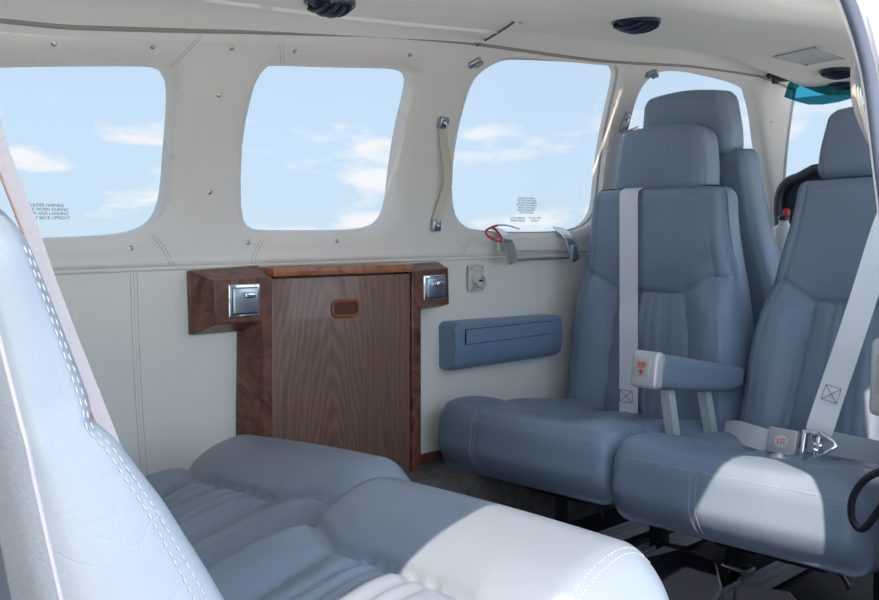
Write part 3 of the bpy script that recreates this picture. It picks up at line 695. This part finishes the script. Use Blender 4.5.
# ================================================================== SEATS
def rear_seat(y0, y1, label, back=True, fx=.93):
    W = y1-y0; yc = (y0+y1)/2; t = thing('rear_seat', label, 'seat', (fx-.3, yc, -.68), None)
    # cushion local: x from front to back, placed facing +X and inclined
    L = .54; c15 = R(14)
    xd_ = Vector((-math.cos(c15), 0, -math.sin(c15))); zd_ = Vector((-math.sin(c15), 0, math.cos(c15))); yd_ = zd_.cross(xd_)
    M = frame(Vector((fx, yc, -.462 if yc < .8 else -.468)), xd_, yd_, zd_)
    hw = W/2; ins = .105; ysg = 1 if yd_.y > 0 else -1
    side = chaikin([(.12, hw), (.145, hw-.05), (.175, ins), (.168, .05), (.168, -.05), (.175, -ins), (.145, -hw+.05), (.12, -hw)], 0)
    seams = [side, [(.175, ins), (L, ins+.012)], [(.175, -ins), (L, -ins-.012)]]
    fl_ = [[(.17, k), (L, k)] for k in (-.052, -.03, -.014, .018, .045)]
    def fn(p, n):
        h = 0
        if n.z > .05:
            wz_ = ss(.05, .8, n.z); ay = abs(p.y)
            h = relief(p.x, p.y, seams, fl_ if p.x > .165 else [], .011, .03, .0085, .0075)
            h += .006*ss(ins, ins+.07, ay)*(1-ss(hw-.05, hw, ay))*ss(.1, .25, p.x)-.012*ss(hw-.06, hw, ay)
            h += .008*math.exp(-((p.x-.09)/.08)**2)*(1-.35*(p.y/hw)**2)
            if yc > .8: h -= .030*((p.y*ysg+hw)/W)+.02*ss(.2, .5, p.x)*ss(0, hw, p.y*ysg)
            h *= wz_
        q = Vector(p); q.z += h
        if n.x < 0: q.x -= .012*math.cos((p.y/hw)*1.4)*(-n.x)
        return q
    cu = pillow(L, W-.004, .17, .062, .0046, fn, M, 'cushion', LEAR, t); bv = bvh_of(cu)
    s = MB()
    for o in (hw-.040, hw-.046):
        for sg in ((1,) if yc < .8 else ()): dashes(s, on_surface(bv, M, dense([(.012, sg*o, 0), (L, sg*o, 0)], 60)), pitch=.0055, ln=.0034, w=.0009)
    for o in (-.052+.004, -.014+.004, .018+.004): dashes(s, on_surface(bv, M, dense([(.23, o, 0), (L-.03, o, 0)], 30)), pitch=.0055, ln=.0038, w=.0009)
    s.done('stitching', STI, cu)
    MB().box((fx-.32, yc, -.62), (.42, W-.05, .15), bev=.012).done('seat_base', BLKM, t)
    # backrest: local x up the back, z out of the front face
    a = R(13); up = Vector((-math.sin(a), 0, math.cos(a))); nf = Vector((math.cos(a), 0, math.sin(a))); yd = nf.cross(up)
    Mb = frame(Vector((.262, yc, -.46)), up, yd, nf); H = .49; T0 = .145
    TH = ([0, .04, .15, .246, .30, .345, .362, .372, .42, .465, .49, .505], [.135, .132, .114, .087, .070, .052, .041, .043, .038, .033, .028, .024])
    def fb(p, n):
        q = Vector(p); q.y *= 1-.05*ss(.35, .5, p.x)
        if n.z > .1: q.z += ss(.1, .8, n.z)*relief(p.x, p.y, [[(0, ins), (.42, ins)], [(0, -ins), (.42, -ins)], [(.42, -ins), (.42, ins)]], [], .012, .05)
        if abs(n.y) > .2: q.y += math.copysign(.007*math.sin(p.x*14+1)*math.exp(-((p.z-.07)/.05)**2), n.y)
        q.z *= float(np.interp(p.x, *TH))/T0
        return q
    bk = pillow(H, W, .145, .038, .0055, fb, Mb, 'backrest', LEAR, t); bb_ = bvh_of(bk)
    s = MB(); 
    for zz, pit in ((.80, .0065), (.88, .0065)):
        dashes(s, on_surface(bb_, Mb, [(h, 0, zz*float(np.interp(h, *TH))) for h in np.linspace(.02, .465, 90)], dirn=(0, -1, 0), start=.5), pitch=pit, ln=.0036, w=.0007)
    s.done('stitching', mat('white thread', (.36, .37, .39), .8) if 'white thread' not in bpy.data.materials else bpy.data.materials['white thread'], bk)
    MB().tube(on_surface(bb_, Mb, dense([(.02, 0, .005), (.47, 0, .005)], 60), dirn=(0, -1, 0), start=.5, lift=-.0004), .0014, 8).done('piping', RUB, bk)
    return t
rear_seat(.488, .948, 'sunlit grey leather rear seat nearest the open door', fx=.845)
rear_seat(.952, 1.412, 'shaded grey leather rear seat next to the wooden cabinet', fx=.935)
def cabin_seat(name, label, loc, face, seamy=.1, dz=0, BH=.575, arm=True, leatherm=LEA, rec=4.5, nar=.30, grp=None):
    """face=-1: faces aft. local x runs from cushion front to back."""
    yc = loc[1]; f = -face
    t = thing(name, label, 'seat', (loc[0]+.2*f, yc, -.68), grp)
    W = .475; L = .47; hw = W/2
    ti = R(7); xd_ = Vector((f*math.cos(ti), 0, -math.sin(ti))); zd_ = Vector((f*math.sin(ti), 0, math.cos(ti))); yd_ = zd_.cross(xd_)
    ydir = 1 if yd_.y > 0 else -1
    M = frame(Vector((loc[0], yc, -.509+dz)), xd_, yd_, zd_); sy = seamy*ydir
    seams = [[(.15, hw), (.19, .11), (.19, -.11), (.15, -hw)], [(.19, .11), (L, .12)], [(.19, -.11), (L, -.12)]]
    fl_ = [[(.19, k), (L, k)] for k in (-.05, -.02, .02, .05)]
    def fn(p, n):
        q = Vector(p); ay = abs(p.y)
        if n.z > .05:
            w = ss(.05, .8, n.z); h = relief(p.x, p.y, seams, fl_ if p.x > .18 else [], .010, .05)
            h += .012*ss(.10, .17, ay)*(1-.6*ss(hw-.05, hw, ay))*ss(-.05, .08, p.x)+.005*math.exp(-((p.x-.1)/.08)**2)
            q.z += h*w
        if n.x < -.1:
            w = ss(.1, .9, -n.x); q.x -= w*(.018*(1-(ay/hw)**2)+.006)
            q.x += w*.030*ss(.06, -.0, p.z)
            q.x += .0035*w*math.exp(-((p.y-sy)/.005)**2)
            q.x += .003*w*math.exp(-((p.z-.120)/.004)**2)
        return q
    cu = pillow(L, W, .135, .034, .0068, fn, M, 'cushion', leatherm, t)
    cu_b = bvh_of(cu); s = MB()
    for o in (-.006, .006):
        dashes(s, on_surface(cu_b, M, dense([(0, sy+o, .012), (0, sy+o+.002, .119)], 30), dirn=(1, 0, 0)), pitch=.0055, ln=.004, w=.0013)
    dashes(s, on_surface(cu_b, M, dense([(0, -hw+.02, .119), (0, hw-.02, .119)], 50), dirn=(1, 0, 0)), pitch=.0055, ln=.004, w=.0013)
    s.done('stitching', STI, cu)
    # pan and legs
    MB().box(M @ Vector((L*.55, 0, -.012)), (L*.4, W*.45, .03), bev=.008).done('seat_pan', BLK, t)
    for k in (-.14, .14):
        MB().box(M @ Vector((L*.72, k, -.085)), (.05, .022, .12), bev=.004).done('leg', BLKM, t)
    # backrest
    a = R(rec); up = Vector((f*math.sin(a), 0, math.cos(a))); nf = Vector((-f*math.cos(a), 0, math.sin(a))); yd = nf.cross(up)
    yb = 1 if yd.y > 0 else -1
    base = Vector((loc[0]+f*.475, yc, -.455)); T = .105; Mb = frame(base-nf*T, up, yd, nf); H = BH
    wf_ = lambda h: 1-.02*ss(0, .2, h)-nar*ss(.17, H-.015, h)
    cor = .10; side_s = .175
    se = [[(.365, hw), (.365, .19), (.325, cor), (.325, -cor), (.365, -.19), (.365, -hw)], [(.325, cor), (0, .125)], [(.325, -cor), (0, -.125)]]
    flu = [[(.325, k), (0, k*1.1)] for k in (-.055, -.04, -.01, .01, .035, .055)]
    def fb(p, n):
        q = Vector(p); ay = abs(p.y)
        if n.z > .1:
            w = ss(.1, .8, n.z); h = relief(p.x, p.y, se, flu if p.x < .325 else [], .013, .05)
            h += .018*ss(.10, .17, ay)*(1-ss(.19, .235, ay))*(1-ss(.3, .42, p.x))
            h -= .004*math.exp(-((ay-.198)/.005)**2)
            q.z += h*w
        if n.x > .1: q.x += .008*math.cos(p.y/hw*1.3)*n.x
        if abs(n.y) > .3: q.y += math.copysign(.004*math.exp(-((p.z-.05)/.03)**2), n.y)
        q.y *= wf_(p.x); q.z += (.0 if n.z > 0 else .02*ss(.3, H, p.x))
        return q
    bk = pillow(H, W, T, .030, .0068, fb, Mb, 'backrest', leatherm, t); bb_ = bvh_of(bk)
    s = MB()
    for sg in (-1, 1):
        dashes(s, on_surface(bb_, Mb, [(h, sg*.203*wf_(h), 0) for h in np.linspace(.03, .54, 60)], dirn=(0, 0, -1)), pitch=.0055, ln=.004, w=.0010)
    dashes(s, on_surface(bb_, Mb, dense([(H-.03, -.12, 0), (H-.03, .12, 0)], 40), dirn=(0, 0, -1)), pitch=.0055, ln=.004, w=.0010)
    s.done('stitching', STW, bk)
    # headrest on two posts
    hb = Mb @ Vector((H-.012+(.018 if rec > 10 else 0), 0, T*.5))
    Mh = frame(hb-nf*.048, up, yd, nf)
    def fh(p, n):
        q = Vector(p); q.y *= 1-.10*ss(.05, .16, p.x)*.9
        if n.z > .1: q.z += .012*math.cos(p.y/.13*1.4)*math.sin(min(1, p.x/.165)*3.14)*n.z
        if n.x > .1: q.x += .014*math.cos(p.y/.13*1.45)*n.x
        q.z -= .003*math.exp(-((abs(p.y)-.112)/.004)**2)*(1 if n.z > .3 else 0)
        return q
    hr = pillow(.158, .255, .098, .026, .006, fh, Mh, 'headrest', leatherm, t); hb_ = bvh_of(hr)
    s = MB()
    for sg in (-1, 1): dashes(s, on_surface(hb_, Mh, dense([(.02, sg*.104, 0), (.14, sg*.096, 0)], 20), dirn=(0, 0, -1)), pitch=.0055, ln=.004, w=.001)
    s.done('stitching', STW, hr)
    for k in (-.06, .06): MB().tube([Mb @ Vector((H-.03, k, T*.5)), Mb @ Vector((H+.03, k, T*.5))], .005, 10).done('headrest_post', CHR, t)
    return t, M, Mb, bb_, cu_b
seatA, MA, MbA, bA, cA = cabin_seat('cabin_seat', 'grey leather aft-facing seat by the wall behind the wall armrest', (1.455, 1.295, 0), -1, .10, rec=4.5, nar=.20)
seatB, MB_, MbB, bB, cB = cabin_seat('cabin_seat', 'grey leather aft-facing seat at the right with buckled lap belt', (1.44, .815, 0), -1, .045, rec=14, BH=.60, dz=-.010)
pil, _, MbP, bP, _ = cabin_seat('pilot_seat', 'darker grey leather pilot seat seen from behind the wall-side cabin seat', (2.735, 1.305, .0), 1, .1, leatherm=LEA)
for o in (pil,): 
    o.location.z += .10
    # raised on its own pedestal
MB().box((2.50, 1.305, -.60), (.34, .34, .17), bev=.01).done('pedestal', BLKM, pil)
# armrests ------------------------------------------------------------
def armrest(seat, p0, p1, h0, h1, w, posts, label):
    a = thing('armrest', label, 'armrest', (p0+p1)/2); del a['category']; a.parent = seat; a.matrix_parent_inverse = WM(seat).inverted()
    L = (p1-p0).length; x = (p1-p0).normalized(); y = Vector((0, 1, 0)); z = x.cross(y)*-1; z = -z if z.z < 0 else z
    if x.cross(y).dot(z) < 0: y = -y
    M = frame(p0, x, y, z)
    def fa(p, n):
        q = Vector(p); tt = p.x/L; hh = h0+(h1-h0)*tt; q.z = (q.z-h0)*(hh/h0)*(1)+0
        q.z *= 1-.25*ss(.8, 1, tt); q.y *= 1-.35*ss(.55, 1, tt)
        return q
    pillow(L, w, h0, .014, .009, fa, M, 'pad', LEA, a)
    Mc = M @ Matrix.Translation((-.002, 0, -h0/2))
    cap = MB().box((0, 0, 0), (.03, w*1.03, h0*1.04), Mc, bev=.009, seg=3).done('end_cap', mat('end cap metal', (.62, .63, .65), .35, .3), a)
    MB().box((-.0155, .004, .004), (.002, w*.55, h0*.52), Mc, bev=.0008).done('push_button', mat('button', (.5, .5, .5), .4), cap)
    for k, (ww, zz) in enumerate(((.020, .012), (.020, .008), (.018, .004))): MB().box((-.0168, .004, zz), (.0006, ww, .0026), Mc).done('lettering', REDT, cap)
    MB().box((-.0168, .004, -.006), (.0006, .004, .012), Mc).done('arrow', REDT, cap); MB().box((-.0168, .004, -.005), (.0006, .012, .003), Mc).done('arrow', REDT, cap)
    for a0, b0 in posts: MB().ribbon([a0, b0], Vector((0, 1, 0)), .020, .022).done('post', mat('post paint', (.50, .55, .55), .4), a)
Ya = 1.055
p0 = at(650, 352, Y=Ya); p1 = at(738, 367, Y=Ya)
armrest(seatB, p0, p1, .070, .055, .060, [(at(667, 388, Y=Ya), at(673, 436, Y=Ya)), (at(704, 390, Y=Ya), at(712, 440, Y=Ya))], 'raised armrest between the two cabin seats with a metal end cap')
q0 = Vector((1.47, .545, -.155)); q1 = Vector((1.80, .545, -.19))
armrest(seatB, q0, q1, .11, .07, .06, [(Vector((1.62, .545, -.26)), Vector((1.64, .545, -.42)))], 'armrest on the door side')
# dark loop handle on the near front corner of seat B
hp = smooth_line([at(x, y, X=1.405) for x, y in ((884, 470), (870, 476), (860, 485), (853, 497), (851, 511), (854, 523), (861, 529), (868, 525), (876, 514), (886, 500))], 6)
MB().tube(hp, .0055, 10).done('grab_loop', BLK, seatB)
# ================================================================== BELTS
def belt_on(bv, pts, X, lift=.004):
    out = []
    for px, py in pts:
        h = bv.ray_cast(Vector((0, 0, 0)), ray(px, py).normalized())
        out.append((h[0] if h[0] is not None else at(px, py, X=X)))
    return out
# seat A shoulder belt: over the back and straight down
t = thing('seat_belt', 'pale grey shoulder belt hanging straight down the wall-side seat back', 'seat belt', at(628, 300, X=1.93))
pts = [hit(bA, 631, y)[0] for y in (196, 215, 240, 270, 300, 330, 360, 390, 412)]
pts = [p+Vector((-.010, 0, 0)) for p in pts]
pts = [pts[0]+Vector((.035, 0, .022)), pts[0]+Vector((.008, 0, .014))]+pts+[at(628, 418, X=1.90)]
pts = [Vector(p) for p in pts]
MB().ribbon(smooth_line(pts, 4), Vector((0, 1, 0)), .052, .002).done('webbing', WEB, t)
e = at(627, 423, X=1.885)
MB().tube([e+Vector(q) for q in ((0, -.022, .01), (0, .022, .01), (0, .018, -.012), (0, -.018, -.012))], .0035, 8, closed=True).done('buckle_loop', CHR, t)
c0 = at(627, 402, X=1.895)
for q in ((-.018, 0, .018, 0), (-.018, .028, .018, .028), (-.018, 0, -.018, .028), (.018, 0, .018, .028), (-.018, 0, .018, .028), (.018, 0, -.018, .028)):
    MB().tube([c0+Vector((-.004, q[0], q[1])), c0+Vector((-.004, q[2], q[3]))], .0008, 5).done('stitch_mark', PAD, t)
MB().box(at(648, 424, X=1.86), (.05, .07, .014), Matrix.Identity(4), bev=.004).done('tongue', mat('pale latch', (.62, .63, .63), .3, .3), t)
lb = smooth_line([at(600, 424, X=1.90), at(618, 428, X=1.86), at(640, 429, X=1.85)], 5); MB().ribbon(lb, Vector((0, 0, 1)), .030, .002).done('lap_webbing', LEAD, t)
# seat B belt
t = thing('seat_belt', 'pale grey three-point belt buckled across the right cabin seat', 'seat belt', at(800, 440, X=1.75))
sh = [at(x, y, X=X_) for x, y, X_ in ((900, 190, 1.93), (884, 232, 1.90), (866, 290, 1.87), (848, 345, 1.83), (832, 392, 1.80), (821, 425, 1.765), (818, 436, 1.76))]
MB().ribbon(smooth_line(sh, 5), Vector((-.25, 1, .35)), [.048]*28+[.046, .042, .036], .002).done('shoulder_webbing', WEB, t)
lp = [at(x, y, X=X_) for x, y, X_ in ((724, 431, 1.86), (735, 431, 1.80), (752, 436, 1.76), (768, 441, 1.74))]
MB().ribbon(smooth_line(lp, 5), Vector((.35, -.15, 1)), .044, .0025).done('lap_webbing', WEB, t)
lp2 = [at(x, y, X=X_) for x, y, X_ in ((808, 440, 1.76), (830, 443, 1.77), (855, 448, 1.80), (890, 455, 1.85))]
MB().ribbon(smooth_line(lp2, 5), Vector((.35, 0, 1)), .044, .0025).done('lap_webbing', mat('blue grey webbing', (.38, .43, .46), .7, bump=('n', 500, .3)), t)
bc = at(783, 442, X=1.725); yv = Vector((.05, -1, -.05)).normalized(); nv = Vector((-1, -.05, .25)).normalized(); zv = nv.cross(yv); 
if zv.z < 0: zv = -zv
Mk = frame(bc, yv, zv, nv)
bk = MB().box((0, 0, 0), (.058, .050, .016), Mk, bev=.004, seg=3).done('buckle', mat('satin buckle', (.50, .50, .52), .38, .35), t)
MB().lathe([(.0125, .006), (.0125, .0095), (.011, .0102)], Mk).done('button', mat('pale button', (.68, .66, .66), .4), bk)
for i, (w_, z_) in enumerate(((.010, .005), (.010, .001), (.010, -.003))): MB().box((.003, z_, .0104), (w_, .0018, .0006), Mk).done('lettering', REDT, bk)
MB().box((-.006, 0, .0104), (.002, .010, .0006), Mk).done('lettering', REDT, bk)
Mt = Mk @ Matrix.Translation((.050, 0, 0))
fr_ = MB()
for c_, d_ in (((-.012, 0, 0), (.008, .058, .008)), ((.014, -.004, 0), (.009, .056, .008)), ((0, .027, 0), (.034, .008, .008)), ((0, -.028, 0), (.036, .008, .008))): fr_.box(c_, d_, Mt, bev=.0025)
fr_.done('tongue_frame', CHR, t)
MB().lathe([(.010, .0), (.010, .010), (.006, .013), (.003, .010)], Mt @ Matrix.Translation((.018, .002, 0)), 20).done('pivot_stud', CHR, t)
MB().tube([Mt @ Vector(q) for q in ((.004, .022, .006), (.02, .030, .006), (.044, .018, .006), (.050, .012, .006), (.036, -.004, .008), (.020, -.012, .006))], .0035, 8, closed=True).done('slide_loop', CHR, t)
for q in ((-.014, 0, .014, 0), (-.014, .03, .014, .03), (-.014, 0, -.014, .03), (.014, 0, .014, .03), (-.014, 0, .014, .03), (.014, 0, -.014, .03)):
    c0 = sh[4]; dd = (sh[4]-sh[5]).normalized(); s_ = Vector((-.25, 1, .35)).normalized(); s_ = (s_-dd*s_.dot(dd)).normalized(); nn = dd.cross(s_); nn = nn if nn.x < 0 else -nn
    MB().tube([c0+nn*.003+s_*q[0]+dd*(q[1]-.02), c0+nn*.003+s_*q[2]+dd*(q[3]-.02)], .0007, 5).done('stitch_mark', PAD, t)
# rear shoulder belt hanging past the sunlit seat back
t = thing('seat_belt', 'pinkish grey shoulder belt hanging along the sunlit rear seat back at far left', 'seat belt', at(40, 250, Y=.60))
Q = [(-16, 90), (-5, 135), (10, 178), (27, 222), (46, 277), (68, 335), (90, 390), (110, 440), (130, 490)]
P = smooth_line([at(x, y, Y=.60) for x, y in Q], 5)
MB().ribbon(P, Vector((.95, .1, .0)), .0105, .0022).done('webbing', WEBP, t)
MB().tube([p+Vector((-.0052, -.001, 0)) for p in P], .0009, 6).done('edge_binding', mat('peach edge', (.5, .3, .22), .7), t)
# ================================================================== FLOOR HARDWARE
for yv, x0, x1, lab in ((1.49, 1.50, 2.0, 'closest to the carpeted side wall'), (1.27, 1.42, 2.0, 'under the wall-side seat'), (1.15, 1.42, 2.0, 'below the gap between the two cabin seats'), (.90, 1.38, 2.0, 'under the right cabin seat, with a bright clamp')):
    r_ = MB()
    zb = -.69
    r_.box(((x0+x1)/2, yv, zb+.012), (x1-x0, .045, .006)); 
    for k in (-.019, 0, .019): r_.box(((x0+x1)/2, yv+k, zb+.019), (x1-x0, .006, .014), bev=.001)
    tag(r_.done('seat_rail', RAIL, smooth=False), 'dull aluminium seat rail on the floor '+lab, 'seat rail', 'seat rails on the floor')
def pull(px, py, px2, py2, z, m, lab):
    a = at(px, py, Z=z); b = at(px2, py2, Z=z); u = Vector((0, 0, .022))
    tag(MB().tube(smooth_line([a, a+u*.2, a.lerp(b, .22)+u, a.lerp(b, .5)+u*1.1, a.lerp(b, .78)+u, b+u*.2, b], 4), .0042, 8).done('floor_pull', m, parent=None), lab, 'floor pull', 'wire floor pulls')
pull(580, 509, 603, 518, -.675, SAT, 'bent wire floor pull between the first two seat rails')
pull(703, 540, 733, 554, -.672, mat('bronze wire', (.30, .22, .17), .4, .6), 'bent wire floor pull beneath the front seam of the right cabin seat')
pull(806, 568, 848, 588, -.672, mat('copper wire', (.35, .2, .13), .4, .6), 'copper coloured wire floor pull farthest right')
b_ = MB().tube(smooth_line([at(x, y, Z=-.64) for x, y in ((645, 535), (665, 544), (690, 548), (712, 541), (732, 536))], 5), .0048, 8)
tag(b_.done('adjust_bar', BLK), 'black bent seat adjusting bar across the seat rails', 'lever')
# glossy black covers
def cover(qs, ztop, h, lab):
    top = [at(x, y, Z=ztop) for x, y in qs]; c = sum(top, Vector())/len(top); bot = [p+(p-c)*.18-Vector((0, 0, h)) for p in top]; n = len(top)
    o = MB().add(top+bot, [tuple(range(n)), tuple(range(2*n-1, n-1, -1))]+[(i, i+n, (i+1) % n+n, (i+1) % n) for i in range(n)]).done('floor_cover', BLK, smooth=False)
    md = o.modifiers.new('b', 'BEVEL'); md.width = .008; md.segments = 3
    tag(o, lab, 'floor cover', 'moulded black floor covers')
cover([(640, 558), (678, 548), (716, 560), (722, 585), (690, 640), (650, 640)], -.60, .08, 'glossy black moulded floor cover right behind the rear seat corner')
cover([(735, 583), (790, 590), (815, 620), (790, 660), (735, 650)], -.59, .09, 'glossy black moulded floor cover at the bottom edge below the clamp')
c = at(742, 572, Z=-.655); t = thing('rail_clamp', 'bright metal clamp at the end of the right seat rail', 'clamp', c)
MB().box(c, (.055, .03, .016), bev=.003).done('body', CHR, t); MB().box(c+Vector((-.01, .0, .012)), (.03, .05, .008), bev=.003).done('lever', SAT, t)
MB().tube([c+Vector((-.03, -.02, .01)), c+Vector((-.03, .025, .014))], .005, 8).done('pin', CHR, t)
MB().ribbon([c+Vector((.02, .03, .0)), c+Vector((.06, .03, .13))], Vector((0, 1, 0)), .035, .01).done('strut', BLKM, t)
# ================================================================== OUTSIDE
g = MB().box((0, 0, -2.3), (400, 400, .1)).done('ground', GRS, smooth=False); struct(g, 'airfield ground')
conc = mat('pale concrete apron', (.55, .54, .50), .85, var=(.5, .15))
g2 = MB().box((0, 0, -2.24), (40, 40, .02)).done('apron', conc, smooth=False); struct(g2, 'concrete apron')
wg = MB()
def wing(y0, y1):
    pr = [(.55, -.92), (.9, -.84), (1.5, -.80), (2.1, -.82), (2.45, -.90), (2.1, -.97), (1.2, -.97)]
    wg.prism(pr, y0, y1)
wing(-3.5, .44); wing(1.62, 5)
struct(wg.done('wing', WHT, ang=60), 'white wings beneath the cabin')
# ================================================================== LIGHT, WORLD, CAMERA
sun = bpy.data.lights.new('sun', 'SUN'); sun.energy = 6.3; sun.angle = R(.6); sun.color = (1, .83, .65)
so = bpy.data.objects.new('sun', sun); COL.objects.link(so)
so.rotation_euler = Vector((.62, .46, -.80)).to_track_quat('-Z', 'Y').to_euler()
w = bpy.data.worlds.new('sky'); bpy.context.scene.world = w; w.use_nodes = True; nt = w.node_tree; nt.nodes.clear(); N = nt.nodes.new; L = nt.links.new
out = N('ShaderNodeOutputWorld'); bg = N('ShaderNodeBackground'); L(bg.outputs[0], out.inputs[0]); tc = N('ShaderNodeTexCoord')
sx = N('ShaderNodeSeparateXYZ'); L(tc.outputs['Generated'], sx.inputs[0])
rp = N('ShaderNodeValToRGB'); cr = rp.color_ramp
cr.elements[0].position = 0; cr.elements[0].color = (.62, .77, .88, 1)
cr.elements[1].position = 1; cr.elements[1].color = (.50, .58, .72, 1)
e1 = cr.elements.new(.10); e1.color = (.60, .76, .94, 1); e1 = cr.elements.new(.3); e1.color = (.55, .68, .86, 1)
L(sx.outputs['Z'], rp.inputs['Fac'])
# cumulus in flattened layers: noise on the viewing direction, stretched sideways
mp = N('ShaderNodeMapping'); mp.inputs['Scale'].default_value = (1, 1, 3.4); mp.inputs['Location'].default_value = (.35, .0, .32); L(tc.outputs['Generated'], mp.inputs['Vector'])
nz = N('ShaderNodeTexNoise'); nz.inputs['Scale'].default_value = 7.5; nz.inputs['Detail'].default_value = 7; nz.inputs['Roughness'].default_value = .52; L(mp.outputs[0], nz.inputs['Vector'])
m1 = N('ShaderNodeMapRange'); m1.inputs['From Min'].default_value = .52; m1.inputs['From Max'].default_value = .62; L(nz.outputs['Fac'], m1.inputs['Value'])
m2 = N('ShaderNodeMapRange'); m2.inputs['From Min'].default_value = .15; m2.inputs['From Max'].default_value = .10; L(sx.outputs['Z'], m2.inputs['Value'])
mm = N('ShaderNodeMath'); mm.operation = 'MULTIPLY'; L(m1.outputs[0], mm.inputs[0]); L(m2.outputs[0], mm.inputs[1])
mx = N('ShaderNodeMix'); mx.data_type = 'RGBA'; L(mm.outputs[0], mx.inputs['Factor']); L(rp.outputs['Color'], mx.inputs['A']); mx.inputs['B'].default_value = (.93, .92, .93, 1)
L(mx.outputs['Result'], bg.inputs['Color']); bg.inputs['Strength'].default_value = 2.65
cam = bpy.data.cameras.new('camera'); co = bpy.data.objects.new('camera', cam); COL.objects.link(co)
cam.sensor_width = 36; cam.lens = FPX/879*36; cam.shift_y = -(300-HOR)/879; cam.clip_start = .02; cam.clip_end = 1000
co.rotation_euler = (R(90), 0, A-R(90))
sc_ = bpy.context.scene; sc_.camera = co
sc_.view_settings.view_transform = 'Standard'; sc_.view_settings.look = 'None'; sc_.view_settings.gamma = 1; sc_.view_settings.use_curve_mapping = False
sc_.view_settings.exposure = 0.38
